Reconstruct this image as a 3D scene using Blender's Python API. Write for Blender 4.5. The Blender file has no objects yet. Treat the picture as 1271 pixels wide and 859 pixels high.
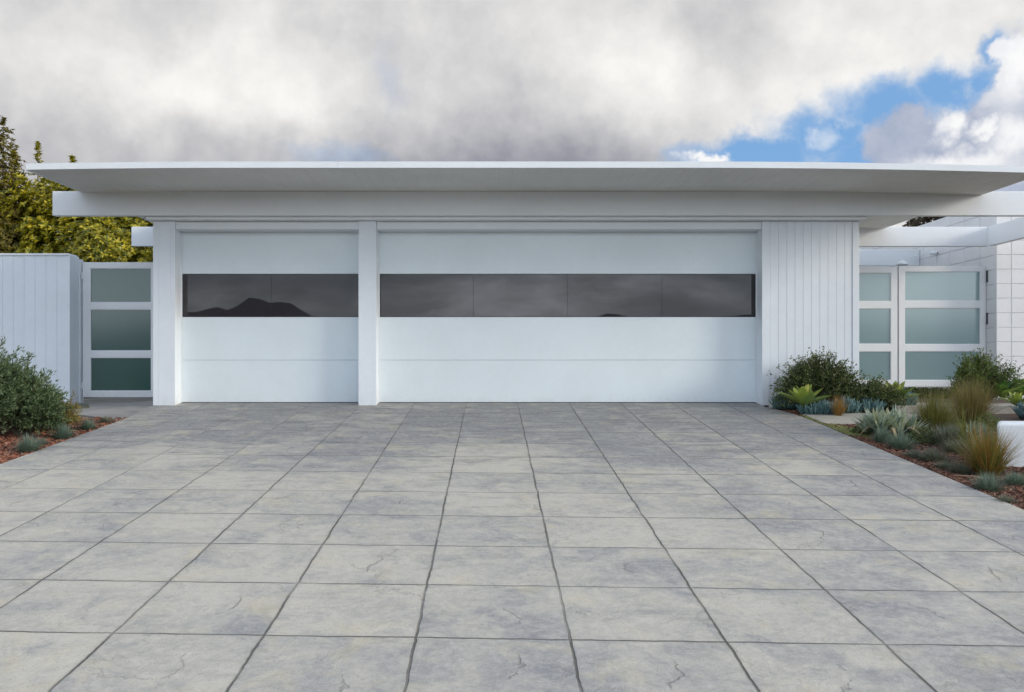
import bpy, math, random
from mathutils import Vector, noise as mn
random.seed(7)
R = random.Random(11)
sc = bpy.context.scene
col = sc.collection
F, CX, HY, EYE = 1074.0, 610.0, 458.0, 0.46   # focal (px of the photo), principal point, eye height over the slab

def P(px, py, Y): return ((px-CX)*Y/F, Y, EYE+(HY-py)*Y/F)
def XX(px, Y): return (px-CX)*Y/F
def ZZ(py, Y): return EYE+(HY-py)*Y/F
def grade(Y): return min(0.0, max(-2.1, -1.0897+0.0968*Y))       # the drive climbs towards the garage
def gpt(px, py):                                                # point of the sloping ground
    Y = 1664.0/(py-354.0)
    if Y > 11.257: Y = EYE*F/max(py-HY, 1)
    return ((px-CX)*Y/F, Y, grade(Y))

# ------------------------------------------------------------------ objects
def tag(o, label=None, cat=None, group=None, kind=None):
    for k, v in (('label', label), ('category', cat), ('group', group), ('kind', kind)):
        if v: o[k] = v
    return o
def thing(name, label, cat, loc=(0, 0, 0), group=None):
    o = bpy.data.objects.new(name, None); o.location = loc; o.empty_display_size = .1
    col.objects.link(o); return tag(o, label, cat, group)
def origin(o):
    v = Vector((0, 0, 0))
    while o is not None: v += o.location; o = o.parent
    return v

class MB:
    def __init__(s): s.v = []; s.f = []
    def box(s, x0, x1, y0, y1, z0, z1):
        b = len(s.v)
        s.v += [(x0,y0,z0),(x1,y0,z0),(x1,y1,z0),(x0,y1,z0),(x0,y0,z1),(x1,y0,z1),(x1,y1,z1),(x0,y1,z1)]
        s.f += [tuple(b+i for i in q) for q in ((0,3,2,1),(4,5,6,7),(0,1,5,4),(1,2,6,5),(2,3,7,6),(3,0,4,7))]
        return s
    def prism(s, pts, z0, z1):      # z0, z1 may be functions of (x, y)
        n = len(pts); b = len(s.v)
        g0 = z0 if callable(z0) else (lambda x, y: z0); g1 = z1 if callable(z1) else (lambda x, y: z1)
        s.v += [(x, y, g0(x, y)) for x, y in pts] + [(x, y, g1(x, y)) for x, y in pts]
        s.f += [tuple(b+i for i in reversed(range(n))), tuple(b+n+i for i in range(n))]
        for i in range(n):
            j = (i+1) % n; s.f.append((b+i, b+j, b+n+j, b+n+i))
        return s
    def tube(s, pts, radii, n=6, cap=True):
        b = len(s.v); m = len(pts); pts = [Vector(p) for p in pts]
        for i, p in enumerate(pts):
            d = (pts[min(i+1, m-1)]-pts[max(i-1, 0)]).normalized()
            a = d.orthogonal().normalized(); c = d.cross(a)
            r = radii[i] if hasattr(radii, '__len__') else radii
            for k in range(n):
                t = 2*math.pi*k/n; s.v.append(tuple(p+(a*math.cos(t)+c*math.sin(t))*r))
        for i in range(m-1):
            for k in range(n):
                k2 = (k+1) % n; s.f.append((b+i*n+k, b+i*n+k2, b+(i+1)*n+k2, b+(i+1)*n+k))
        if cap:
            s.f.append(tuple(b+k for k in reversed(range(n)))); s.f.append(tuple(b+(m-1)*n+k for k in range(n)))
        return s
    def leaf(s, p, d, up, L, W, bend=.15, fold=.25):      # folded leaf: 6 points, 4 faces
        p = Vector(p); side = d.cross(up)
        if side.length < 1e-4: side = d.orthogonal()
        side.normalize(); nrm = side.cross(d).normalized(); b = len(s.v)
        m = p+d*L*.5+nrm*bend*L*.5; t = p+d*L-nrm*bend*L*.4
        s.v += [tuple(p), tuple(m+side*W*.5+nrm*fold*W*.5), tuple(m), tuple(m-side*W*.5+nrm*fold*W*.5), tuple(t)]
        s.f += [(b, b+1, b+4, b+2), (b, b+2, b+4, b+3)]
    def blade(s, p, d, L, W, droop, seg=4):               # narrow arching strip
        p = Vector(p); b = len(s.v); dd = Vector(d).normalized(); side = dd.cross(Vector((0,0,1)))
        if side.length < 1e-3: side = Vector((1,0,0))
        side.normalize(); a = R.uniform(-1, 1); side = (side+Vector((0,0,1))*a*.3+dd.cross(side)*a*.6).normalized()
        q = p.copy()
        for i in range(seg+1):
            t = i/seg; w = W*.5*(1-t**1.6)+W*.04
            s.v += [tuple(q-side*w), tuple(q+side*w)]
            dd = (dd+Vector((0,0,-droop/seg))).normalized(); q = q+dd*L/seg
        for i in range(seg):
            k = b+2*i; s.f.append((k, k+1, k+3, k+2))
    def build(s, name, mat, parent=None, bevel=0, smooth=False, recalc=False):
        o0 = origin(parent) if parent else Vector((0,0,0))
        me = bpy.data.meshes.new(name)
        me.from_pydata([(x-o0.x, y-o0.y, z-o0.z) for x, y, z in s.v] if parent else s.v, [], s.f)
        me.materials.append(mat)
        if smooth: me.polygons.foreach_set('use_smooth', [True]*len(me.polygons))
        me.update()
        o = bpy.data.objects.new(name, me); col.objects.link(o); o.parent = parent
        if bevel:
            m = o.modifiers.new('bevel', 'BEVEL'); m.width = bevel; m.segments = 2; m.limit_method = 'ANGLE'
        return o

def grooved(u0, u1, v0, v1, gu, gv, w=.006, d=.006, thick=.03, place=None, maxseg=None):
    """closed panel with real grooves at the u positions gu and the v positions gv; place(u, v, depth) -> xyz"""
    def axis(a0, a1, gs):
        A = [(a0, 0)]
        for g in sorted(gs):
            if a0+w < g < a1-w: A += [(g-w, 0), (g-w*.35, 1), (g+w*.35, 1), (g+w, 0)]
        A.append((a1, 0)); return A
    U, V = axis(u0, u1, gu), axis(v0, v1, gv); m = MB(); n = len(V)
    for u, a in U:
        for v, c in V: m.v.append(place(u, v, d if (a or c) else 0))
    for i in range(len(U)-1):
        for j in range(n-1): m.f.append((i*n+j, (i+1)*n+j, (i+1)*n+j+1, i*n+j+1))
    rim = [i*n for i in range(len(U))] + [(len(U)-1)*n+j for j in range(1, n)] + [i*n+n-1 for i in range(len(U)-2, -1, -1)] + [j for j in range(n-2, 0, -1)]
    b = len(m.v); k = len(rim)
    uv = [(u, v) for u, _ in U for v, _ in V]
    for r in rim: m.v.append(place(uv[r][0], uv[r][1], thick))
    for i in range(k):
        j = (i+1) % k; m.f.append((rim[j], rim[i], b+i, b+j))
    m.f.append(tuple(b+i for i in reversed(range(k))))
    return m

# ------------------------------------------------------------------ materials
class NT:
    def __init__(s, tree): s.t = tree
    def n(s, kind, **kw):
        nd = s.t.nodes.new(kind)
        for k, v in kw.items():
            if k.startswith('i_'): s.set(nd, k[2:].replace('_', ' '), v)
            else: setattr(nd, k, v)
        return nd
    def set(s, nd, key, v):
        i = nd.inputs[int(key)] if key.isdigit() else nd.inputs[key]
        if isinstance(v, bpy.types.NodeSocket): s.t.links.new(v, i)
        else: i.default_value = v
    def m(s, op, a, b=None, c=None, clamp=False):
        nd = s.t.nodes.new('ShaderNodeMath'); nd.operation = op; nd.use_clamp = clamp
        for i, x in enumerate((a, b, c)):
            if x is not None: s.set(nd, str(i), x)
        return nd.outputs[0]
    def vm(s, op, a, b=None, out=0, scale=None):
        nd = s.t.nodes.new('ShaderNodeVectorMath'); nd.operation = op
        s.set(nd, '0', a)
        if b is not None: s.set(nd, '1', b)
        if scale is not None: s.set(nd, 'Scale', scale)
        return nd.outputs[out]
    def noise(s, vec, scale, detail=5, rough=.55, dist=0, out='Fac'):
        nd = s.n('ShaderNodeTexNoise'); s.set(nd, 'Scale', scale); s.set(nd, 'Detail', detail); s.set(nd, 'Roughness', rough); s.set(nd, 'Distortion', dist)
        if vec is not None: s.set(nd, 'Vector', vec)
        return nd.outputs[out]
    def ramp(s, fac, a, b, lo=0., hi=1., smooth=True):
        nd = s.t.nodes.new('ShaderNodeMapRange'); nd.interpolation_type = 'SMOOTHSTEP' if smooth else 'LINEAR'
        s.set(nd, 'Value', fac); s.set(nd, 'From Min', a); s.set(nd, 'From Max', b); s.set(nd, 'To Min', lo); s.set(nd, 'To Max', hi)
        return nd.outputs[0]
    def mix(s, fac, a, b, blend='MIX'):
        nd = s.t.nodes.new('ShaderNodeMix'); nd.data_type = 'RGBA'; nd.blend_type = blend
        for k, v in ((0, fac), (6, a), (7, b)):
            if isinstance(v, bpy.types.NodeSocket): s.t.links.new(v, nd.inputs[k])
            elif k and not hasattr(v, '__len__'): nd.inputs[k].default_value = (v, v, v, 1)
            elif k: nd.inputs[k].default_value = tuple(v)+((1,) if len(v) == 3 else ())
            else: nd.inputs[k].default_value = v
        return nd.outputs[2]

def newmat(name):
    m = bpy.data.materials.new(name); m.use_nodes = True; t = NT(m.node_tree)
    for nd in list(m.node_tree.nodes): m.node_tree.nodes.remove(nd)
    out = t.n('ShaderNodeOutputMaterial'); b = t.n('ShaderNodeBsdfPrincipled')
    m.node_tree.links.new(b.outputs[0], out.inputs[0])
    return m, t, b, out
def objco(t): return t.n('ShaderNodeTexCoord').outputs['Object']
def bump(t, b, h, strength=.3, dist=.01):
    nd = t.n('ShaderNodeBump'); t.set(nd, 'Strength', strength); t.set(nd, 'Distance', dist); t.set(nd, 'Height', h)
    t.set(b, 'Normal', nd.outputs[0]); return nd

def paint(name, base, rough=.45, grain=0., var=.04, dirt=.0):
    m, t, b, _ = newmat(name); co = t.n('ShaderNodeNewGeometry').outputs['Position']
    n1 = t.noise(co, 1.3, 4); n2 = t.noise(co, 14, 6, .6)
    f = t.m('ADD', t.m('MULTIPLY', n1, .7), t.m('MULTIPLY', n2, .3))
    f = t.ramp(f, .3, .7)
    dk = tuple(c*(1-var*2) for c in base)
    c = t.mix(f, dk, base)
    if dirt:            # rain splash and dust close to the ground
        z = t.n('ShaderNodeSeparateXYZ', i_Vector=co).outputs[2]
        g = t.m('MULTIPLY', t.ramp(z, .0, .22, 1, 0), t.ramp(n2, .35, .7))
        c = t.mix(t.m('MULTIPLY', g, dirt), c, (.33, .30, .26))
    t.set(b, 'Base Color', c); t.set(b, 'Roughness', t.ramp(n2, .2, .8, rough-.06, rough+.1))
    if grain:
        sv = t.n('ShaderNodeMapping'); t.set(sv, 'Vector', co); t.set(sv, 'Scale', (60, 60, 3))
        bump(t, b, t.noise(sv.outputs[0], 2.0, 5, .6), grain, .004)
    else: bump(t, b, t.noise(co, 45, 3), .05, .002)
    return m

M_white = paint('white_paint', (.80, .83, .86), .45, 0, .03)
M_door = paint('door_paint', (.76, .83, .865), .36, 0, .035, .15)
M_side = paint('siding_paint', (.79, .835, .885), .5, .25, .04, .2)
M_soffit = paint('soffit_paint', (.80, .80, .785), .55, .2, .05)
M_block = paint('block_paint', (.78, .79, .81), .6, 0, .05, .2)
M_gatep = paint('gate_paint', (.80, .82, .84), .42, 0, .03, .2)
M_stucco = paint('stucco_white', (.66, .70, .74), .7, 0, .06, 0)

def simple(name, base, rough=.5, metal=0, spec=.5):
    m, t, b, _ = newmat(name); co = t.n('ShaderNodeNewGeometry').outputs['Position']
    n = t.noise(co, 9, 4)
    t.set(b, 'Base Color', t.mix(n, tuple(c*.8 for c in base), tuple(min(1, c*1.2) for c in base)))
    t.set(b, 'Roughness', rough); t.set(b, 'Metallic', metal); t.set(b, 'Specular IOR Level', spec)
    return m
M_rubber = simple('rubber', (.07, .055, .05), .7)
M_hinge = simple('hinge_metal', (.05, .055, .065), .4, .6)
M_soilroof = simple('roof_membrane', (.6, .6, .58), .8)
M_inside = simple('inside_dark', (.25, .25, .25), .8)
M_bark = simple('bark', (.11, .08, .055), .9)
M_stick = simple('dry_stick', (.28, .17, .11), .8)

def glass_dark():
    m, t, b, _ = newmat('tinted_acrylic'); co = t.n('ShaderNodeNewGeometry').outputs['Position']
    t.set(b, 'Base Color', (.030, .027, .031, 1)); t.set(b, 'Roughness', .008); t.set(b, 'IOR', 1.5)
    bump(t, b, t.noise(co, .6, 1), .01, .01)
    return m
M_tint = glass_dark()

def frosted(name, col_, dif, ior, fac):
    m, t, b, out = newmat(name); co = t.n('ShaderNodeNewGeometry').outputs['Position']
    t.set(b, 'Base Color', col_+(1,)); t.set(b, 'Roughness', .12); t.set(b, 'IOR', ior)
    bump(t, b, t.noise(co, 300, 2), .03, .001)
    tr = t.n('ShaderNodeBsdfTranslucent'); t.set(tr, 'Color', dif+(1,))
    mx = t.n('ShaderNodeMixShader'); t.set(mx, '0', fac)
    t.t.links.new(b.outputs[0], mx.inputs[1]); t.t.links.new(tr.outputs[0], mx.inputs[2]); t.t.links.new(mx.outputs[0], out.inputs[0])
    return m
M_frost = frosted('frosted_glass', (.28, .395, .41), (.60, .84, .85), 2.6, .33)
M_frostdark = frosted('frosted_glass_shaded', (.05, .12, .11), (.30, .60, .55), 2.1, .3)  # darker copy of the glass, the dim hedge behind put into its colour

def concrete_drive():
    m, t, b, _ = newmat('stamped_concrete'); co = t.n('ShaderNodeNewGeometry').outputs['Position']
    xyz = t.n('ShaderNodeSeparateXYZ', i_Vector=co); x, y = xyz.outputs[0], xyz.outputs[1]
    wob = t.m('MULTIPLY', t.m('SUBTRACT', t.noise(co, 5, 3, .6), .5), .026)
    wob2 = t.m('MULTIPLY', t.m('SUBTRACT', t.noise(t.vm('ADD', co, (7.3, 3.1, 0)), 5, 3, .6), .5), .024)
    u = t.m('DIVIDE', t.m('ADD', t.m('ADD', x, .333+.676*40), wob), .676)
    v = t.m('DIVIDE', t.m('ADD', t.m('ADD', y, t.m('MULTIPLY', x, .036)), t.m('ADD', wob2, -3.795+.67*40)), .67)
    fu, fv = t.m('FRACT', u), t.m('FRACT', v)
    du = t.m('MULTIPLY', t.m('MINIMUM', fu, t.m('SUBTRACT', 1, fu)), .676)
    dv = t.m('MULTIPLY', t.m('MINIMUM', fv, t.m('SUBTRACT', 1, fv)), .67)
    ju = t.ramp(du, .0025, .0075, 1, 0); jv = t.ramp(dv, .002, .0062, 1, 0)
    # strength of the joints varies along them
    vary = t.m('MULTIPLY', t.ramp(t.noise(co, 2.2, 3), .32, .62, .45, 1), t.ramp(t.m('ADD', t.m('MULTIPLY', y, .8), t.m('MULTIPLY', x, -1.1)), 5.0, 11.0, 1, .38))
    joint = t.m('MULTIPLY', t.m('MAXIMUM', ju, jv), vary)
    soft = t.m('MULTIPLY', t.m('MAXIMUM', t.ramp(du, 0, .03, 1, 0), t.ramp(dv, 0, .03, 1, 0)), vary)
    cell = t.n('ShaderNodeCombineXYZ'); t.set(cell, '0', t.m('FLOOR', u)); t.set(cell, '1', t.m('FLOOR', v))
    wn = t.n('ShaderNodeTexWhiteNoise'); t.set(wn, 'Vector', cell.outputs[0]); rnd, rcol = wn.outputs['Value'], wn.outputs['Color']
    rs = t.n('ShaderNodeSeparateXYZ', i_Vector=rcol)
    # colour: buff concrete with blue-grey antiquing stain in drifts
    shift = t.vm('SCALE', rcol, scale=3.0)
    cs = t.vm('ADD', co, shift)
    big = t.noise(co, .7, 5, .62, .6); med = t.noise(cs, 3.4, 6, .72, .6); fine = t.noise(co, 24, 4, .75); speck = t.noise(co, 110, 2, .7)
    stain = t.m('ADD', t.m('MULTIPLY', big, .55), t.m('MULTIPLY', med, .5))
    stain = t.m('ADD', stain, t.m('MULTIPLY', t.m('SUBTRACT', rnd, .5), .09)); stain = t.m('ADD', stain, t.m('MULTIPLY', t.m('SUBTRACT', t.noise(co, 13, 4, .75), .5), .15))
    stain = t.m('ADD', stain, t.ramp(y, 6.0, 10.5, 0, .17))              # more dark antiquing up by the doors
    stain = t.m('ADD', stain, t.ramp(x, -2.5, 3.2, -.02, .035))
    c = t.mix(t.ramp(stain, .42, .72), (.465, .432, .365), (.235, .236, .238))
    c = t.mix(t.m('MULTIPLY', t.ramp(t.noise(cs, 3.3, 5, .6, .5), .52, .72), .5), c, (.49, .43, .29))
    c = t.mix(t.m('MULTIPLY', t.ramp(t.noise(t.vm('ADD', cs, (9, 2, 4)), 2.3, 6, .72, .8), .52, .74), .6), c, (.175, .185, .205))
    strk = t.n('ShaderNodeMapping'); t.set(strk, 'Vector', co); t.set(strk, 'Scale', (1.1, 4.5, 1))
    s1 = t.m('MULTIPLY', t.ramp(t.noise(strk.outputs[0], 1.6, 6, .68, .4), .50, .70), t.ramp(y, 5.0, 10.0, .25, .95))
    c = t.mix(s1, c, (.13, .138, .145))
    c = t.mix(t.m('MULTIPLY', t.ramp(fine, .42, .68), .30), c, tuple([.55, .52, .46]))
    c = t.mix(t.m('MULTIPLY', t.ramp(speck, .55, .7), .4), c, (.17, .165, .155))
    # stamped slate relief: ridges and short curved clefts, a little different in each tile
    vor = t.n('ShaderNodeTexVoronoi', feature='DISTANCE_TO_EDGE'); t.set(vor, 'Scale', 1.3)
    wv = t.vm('ADD', cs, t.vm('SCALE', t.noise(cs, 4, 6, .6, 0, 'Color'), scale=.5)); t.set(vor, 'Vector', wv)
    crack = t.m('MULTIPLY', t.ramp(vor.outputs[0], .002, .014, 1, 0), t.ramp(t.noise(cs, 1.7, 3), .5, .6))
    cl = t.m('SUBTRACT', t.m('SUBTRACT', fu, t.m('ADD', .34, t.m('MULTIPLY', rs.outputs[0], .3))),
             t.m('ADD', t.m('MULTIPLY', t.m('SINE', t.m('MULTIPLY', t.m('ADD', fv, rs.outputs[1]), 9)), .05), t.m('MULTIPLY', t.m('SUBTRACT', t.noise(cs, 9, 4), .5), .22)))
    lo = t.m('ADD', .18, t.m('MULTIPLY', rs.outputs[2], .2))
    cleft = t.m('MULTIPLY', t.ramp(t.m('ABSOLUTE', cl), .004, .014, 1, 0),
                t.m('MULTIPLY', t.ramp(t.m('SUBTRACT', fv, lo), 0, .06), t.ramp(t.m('SUBTRACT', fv, lo), .32, .46, 1, 0)))
    cleft = t.m('MULTIPLY', cleft, t.m('MULTIPLY', t.ramp(rnd, .45, .55), t.ramp(rs.outputs[1], .1, .9, .35, 1)))
    cleft = t.m('MULTIPLY', cleft, t.ramp(t.noise(co, 11, 3), .38, .5))
    mark = t.m('MAXIMUM', t.m('MULTIPLY', crack, .45), cleft)
    c = t.mix(t.m('MULTIPLY', mark, .42), c, (.15, .145, .135))
    c = t.mix(t.m('MULTIPLY', soft, .22), c, (.22, .22, .21))
    c = t.mix(t.m('MULTIPLY', joint, .85), c, (.065, .062, .055))
    t.set(b, 'Base Color', c)
    t.set(b, 'Roughness', t.ramp(med, .3, .7, .5, .72)); t.set(b, 'Specular IOR Level', .35)
    h = t.m('ADD', t.m('MULTIPLY', t.noise(cs, 5, 5, .66, .5), .9), t.m('MULTIPLY', fine, .2))
    h = t.m('SUBTRACT', h, t.m('MULTIPLY', joint, .9)); h = t.m('SUBTRACT', h, t.m('MULTIPLY', mark, .35))
    bump(t, b, h, 1.0, .016)
    return m
M_drive = concrete_drive()

def concrete(name, a, c2, scale=2.):
    m, t, b, _ = newmat(name); co = t.n('ShaderNodeNewGeometry').outputs['Position']
    n = t.noise(co, scale, 5, .65, .5); f = t.noise(co, 60, 5, .7)
    c = t.mix(t.ramp(n, .35, .65), a, c2); c = t.mix(t.m('MULTIPLY', t.ramp(f, .55, .8), .5), c, tuple(x*.5 for x in a))
    t.set(b, 'Base Color', c); t.set(b, 'Roughness', .75); bump(t, b, t.m('ADD', n, t.m('MULTIPLY', f, .3)), .4, .006)
    return m
M_pad = concrete('pad_concrete', (.30, .29, .27), (.20, .20, .19))
M_path = concrete('path_concrete', (.42, .39, .33), (.33, .31, .27))
M_soil = concrete('soil', (.10, .055, .035), (.05, .032, .024), 8)
M_ground = concrete('dry_ground', (.13, .11, .07), (.08, .09, .04), .5)
M_moss = concrete('moss', (.16, .20, .035), (.09, .12, .025), 14)
M_hills = concrete('hazy_hill_scrub', (.085, .09, .10), (.06, .065, .075), .02)  # pale bluish distance haze is mixed into the scrub colour

def islandmat(name, cols, rough=.55, trans=.25, spec=.4):
    m, t, b, out = newmat(name); r = t.n('ShaderNodeNewGeometry').outputs['Random Per Island']
    cr = t.n('ShaderNodeValToRGB'); cr.color_ramp.interpolation = 'LINEAR'
    el = cr.color_ramp.elements
    while len(el) < len(cols): el.new(.5)
    for i, c in enumerate(cols): el[i].position = i/(len(cols)-1); el[i].color = tuple(c)+(1,)
    t.set(cr, 'Fac', r)
    t.set(b, 'Base Color', cr.outputs[0]); t.set(b, 'Roughness', rough); t.set(b, 'Specular IOR Level', spec)
    if trans:
        tr = t.n('ShaderNodeBsdfTranslucent'); t.set(tr, 'Color', t.mix(.5, cr.outputs[0], t.mix(1, cr.outputs[0], (1.6, 1.7, .6), 'MULTIPLY')))
        mx = t.n('ShaderNodeMixShader'); t.set(mx, '0', trans)
        t.t.links.new(b.outputs[0], mx.inputs[1]); t.t.links.new(tr.outputs[0], mx.inputs[2]); t.t.links.new(mx.outputs[0], out.inputs[0])
    return m
M_hedge = islandmat('hedge_leaf', [(.04,.06,.006),(.24,.24,.014),(.54,.44,.02),(.08,.11,.01),(.74,.60,.05),(.15,.19,.012)], .38, .25, .6)  # leaf tones widened to carry shaded gaps and bright highlights
M_conif = islandmat('cypress_leaf', [(.06,.065,.012),(.15,.13,.018),(.24,.19,.025),(.09,.07,.02)], .6, .15)
M_farleaf = islandmat('far_leaf', [(.03,.02,.012),(.06,.04,.02),(.05,.05,.015)], .7, .1)
M_shrubL = islandmat('grey_green_leaf', [(.035,.065,.028),(.07,.115,.045),(.12,.17,.075),(.19,.24,.13),(.05,.085,.033)], .5, .2)
M_shrubY = islandmat('yellowing_leaf', [(.15,.16,.04),(.25,.22,.05),(.32,.20,.05),(.10,.13,.05)], .5, .2)
M_shrubR = islandmat('dark_green_leaf', [(.03,.055,.02),(.06,.09,.03),(.11,.15,.05),(.17,.19,.06),(.04,.065,.03)], .4, .18)
M_shrubR2 = islandmat('fresh_green_leaf', [(.04,.075,.02),(.08,.125,.028),(.16,.21,.045),(.06,.10,.03)], .4, .2)
M_fesc = islandmat('blue_fescue', [(.09,.15,.12),(.15,.22,.18),(.22,.28,.23),(.14,.16,.11)], .6, .15)
M_fescd = islandmat('dull_fescue', [(.09,.12,.10),(.13,.165,.13),(.18,.19,.14),(.2,.17,.13)], .6, .15)
M_grass1 = islandmat('olive_grass', [(.08,.09,.02),(.14,.145,.035),(.22,.19,.06),(.09,.11,.025),(.26,.22,.10)], .6, .25)
M_grass2 = islandmat('bronze_grass', [(.12,.10,.035),(.21,.16,.06),(.13,.14,.04),(.28,.22,.10),(.13,.08,.035)], .6, .25)
M_grass3 = islandmat('orange_green_grass', [(.09,.13,.03),(.16,.19,.04),(.34,.15,.04),(.10,.11,.03),(.28,.21,.07),(.22,.09,.035)], .5, .25)
M_grass4 = islandmat('orange_grass', [(.38,.17,.04),(.30,.17,.05),(.25,.20,.06)], .5, .25)
M_chalk = islandmat('blue_chalk_stick', [(.055,.12,.125),(.09,.17,.175),(.13,.22,.22),(.07,.14,.13)], .55, 0)
M_agave = islandmat('agave_yellow_green', [(.19,.27,.06),(.29,.35,.07),(.15,.23,.06),(.36,.38,.10)], .4, .2)
M_silver = islandmat('silver_strap_leaf', [(.18,.25,.22),(.28,.36,.31),(.40,.46,.36),(.46,.44,.26),(.20,.30,.27)], .45, .15)
M_dryleaf = islandmat('dry_leaf', [(.38,.29,.15),(.30,.22,.12),(.45,.36,.2)], .6, .2)
M_lush = islandmat('lush_leaf', [(.06,.15,.03),(.10,.22,.04),(.20,.30,.05),(.05,.12,.05)], .4, .2)
M_chip = islandmat('bark_chip', [(.035,.018,.013),(.12,.05,.032),(.20,.085,.05),(.07,.04,.03),(.26,.15,.10),(.14,.055,.035)], .8, 0)
M_chipL = islandmat('bark_chip_red', [(.06,.02,.013),(.22,.08,.045),(.33,.13,.075),(.12,.05,.03),(.36,.22,.15)], .8, 0)

# ------------------------------------------------------------------ setting
def ground():
    xs = [-700,-300,-120,-60,-30,-18,-12,-8,-6,-4,-2,0,2,4,6,8,12,18,30,60,120,300,700]
    ys = [-700,-300,-120,-60,-30,-20,-14,-10.4,-8,-5,-2,0,2,4,6,8,10,11.257,13,16,20,30,60,120,300,700]
    m = MB(); n = len(ys)
    for x in xs:
        for y in ys: m.v.append((x, y, grade(y)-.05))
    for i in range(len(xs)-1):
        for j in range(n-1): m.f.append((i*n+j, (i+1)*n+j, (i+1)*n+j+1, i*n+j+1))
    tag(m.build('ground', M_ground), kind='structure')
ground()
dz = lambda x, y: -1.0897+.0968*y
DRV = [(-4.24,-9.5),(3.68,-9.5),(3.68,9.7),(3.675,10.0),(3.655,10.3),(3.61,10.6),(3.55,10.85),(3.50,11.02),(3.50,11.44),(-4.38,11.44),(-4.37,10.95),(-4.31,10.5),(-4.26,10.1)]
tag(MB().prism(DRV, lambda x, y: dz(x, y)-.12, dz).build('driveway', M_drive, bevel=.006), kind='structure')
# street the drive comes up from, behind the viewer
tag(MB().prism([(-90,-18),(90,-18),(90,-10.2),(-90,-10.2)], -2.16, -2.09).build('road', concrete('asphalt', (.06,.06,.06), (.045,.045,.045), 3)), kind='structure')
PAD = [(-4.262,9.98),(-4.312,10.5),(-4.372,10.95),(-4.382,11.44),(-4.382,16),(-6.6,16),(-6.6,10.75),(-5.4,10.5),(-4.9,10.36)]
tag(MB().prism(PAD, lambda x, y: grade(y)-.12, lambda x, y: min(dz(x, y), -.0)-.004).build('side_pad', M_pad), kind='structure')
tag(MB().prism([(3.74,9.72),(5.05,9.60),(5.2,10.42),(3.74,10.50)], lambda x, y: grade(y)-.08, lambda x, y: dz(x, y)+.005).build('path', M_path, bevel=.01), kind='structure')
tag(MB().prism([(5.0,10.72),(8.3,10.45),(8.3,11.6),(5.0,12.0)], -.12, .002).build('path_slab', M_path, bevel=.01), kind='structure')

def bed(name, poly_fn, x0, x1, y0, y1, nx, ny, amp, mat):
    m = MB(); idx = {}
    for i in range(nx+1):
        for j in range(ny+1):
            x = x0+(x1-x0)*i/nx; y = y0+(y1-y0)*j/ny
            z = grade(y)-.028+amp*mn.noise((x*1.7, y*1.7, 3))*min(1, poly_fn(x, y)*4) + .012*mn.noise((x*9, y*9, 1))
            m.v.append((x, y, z))
    for i in range(nx):
        for j in range(ny):
            a = i*(ny+1)+j; m.f.append((a, a+ny+1, a+ny+2, a+1))
    return tag(m.build(name, mat, smooth=True), kind='structure')
bed('mulch_bed', lambda x, y: abs(x-3.68), 3.6, 12, -4, 14, 100, 190, .03, M_soil)
bed('mulch_bed', lambda x, y: abs(x+4.24), -12, -4.15, -4, 10.7, 90, 160, .03, M_soil)
moss = [(3.70,9.0),(3.92,8.75),(4.05,8.95),(4.0,9.3),(3.86,9.62),(3.74,10.25),(3.69,10.4)]
tag(MB().prism(moss, lambda x, y: grade(y)-.04, lambda x, y: dz(x, y)-.002).build('moss', M_moss), kind='stuff')

def chips(name, label, mat, n, xr, yr, size, wx, ok=lambda x, y: True):
    m = MB()
    for _ in range(n):
        y = yr[0]+(yr[1]-yr[0])*R.random(); x = wx(y, R.random())
        if not ok(x, y): continue
        L = size*R.uniform(.5, 1.6); W = size*R.uniform(.2, .55); T = size*.12
        a = R.uniform(0, math.pi); p = R.gauss(0, .28); r = R.gauss(0, .3)
        d = Vector((math.cos(a)*math.cos(p), math.sin(a)*math.cos(p), math.sin(p))); s = Vector((-math.sin(a), math.cos(a), r)).normalized(); nn = d.cross(s).normalized()
        c = Vector((x, y, grade(y)-.022+R.random()*.016)); b = len(m.v)
        k = R.uniform(.4, 1)
        for dd, ss in ((-1,-k),(1,-1*R.uniform(.3,1)),(1,1*R.uniform(.3,1)),(-1,k)):
            q = c+d*dd*L*.5+s*ss*W*.5
            m.v.append(tuple(q-nn*T)); m.v.append(tuple(q+nn*T))
        m.f += [(b+1,b+3,b+5,b+7),(b,b+6,b+4,b+2),(b,b+2,b+3,b+1),(b+2,b+4,b+5,b+3),(b+4,b+6,b+7,b+5),(b+6,b,b+1,b+7)]
    return tag(m.build(name, mat), kind='stuff')
chips('bark_mulch', '', M_chip, 26000, None, (4.2, 9.9), .042, lambda y, r: 3.70+r**1.2*3.2)
chips('bark_mulch', '', M_chipL, 11000, None, (5.5, 10.2), .042, lambda y, r: -4.26-r**1.3*2.2)
chips('bark_mulch', '', M_chip, 4000, None, (9.7, 11.1), .04, lambda y, r: 3.62+r*1.2, lambda x, y: not (x > 3.72 and 9.68 < y < 10.52) and x > 3.5+max(0, (11.0-y))*.18)

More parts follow.
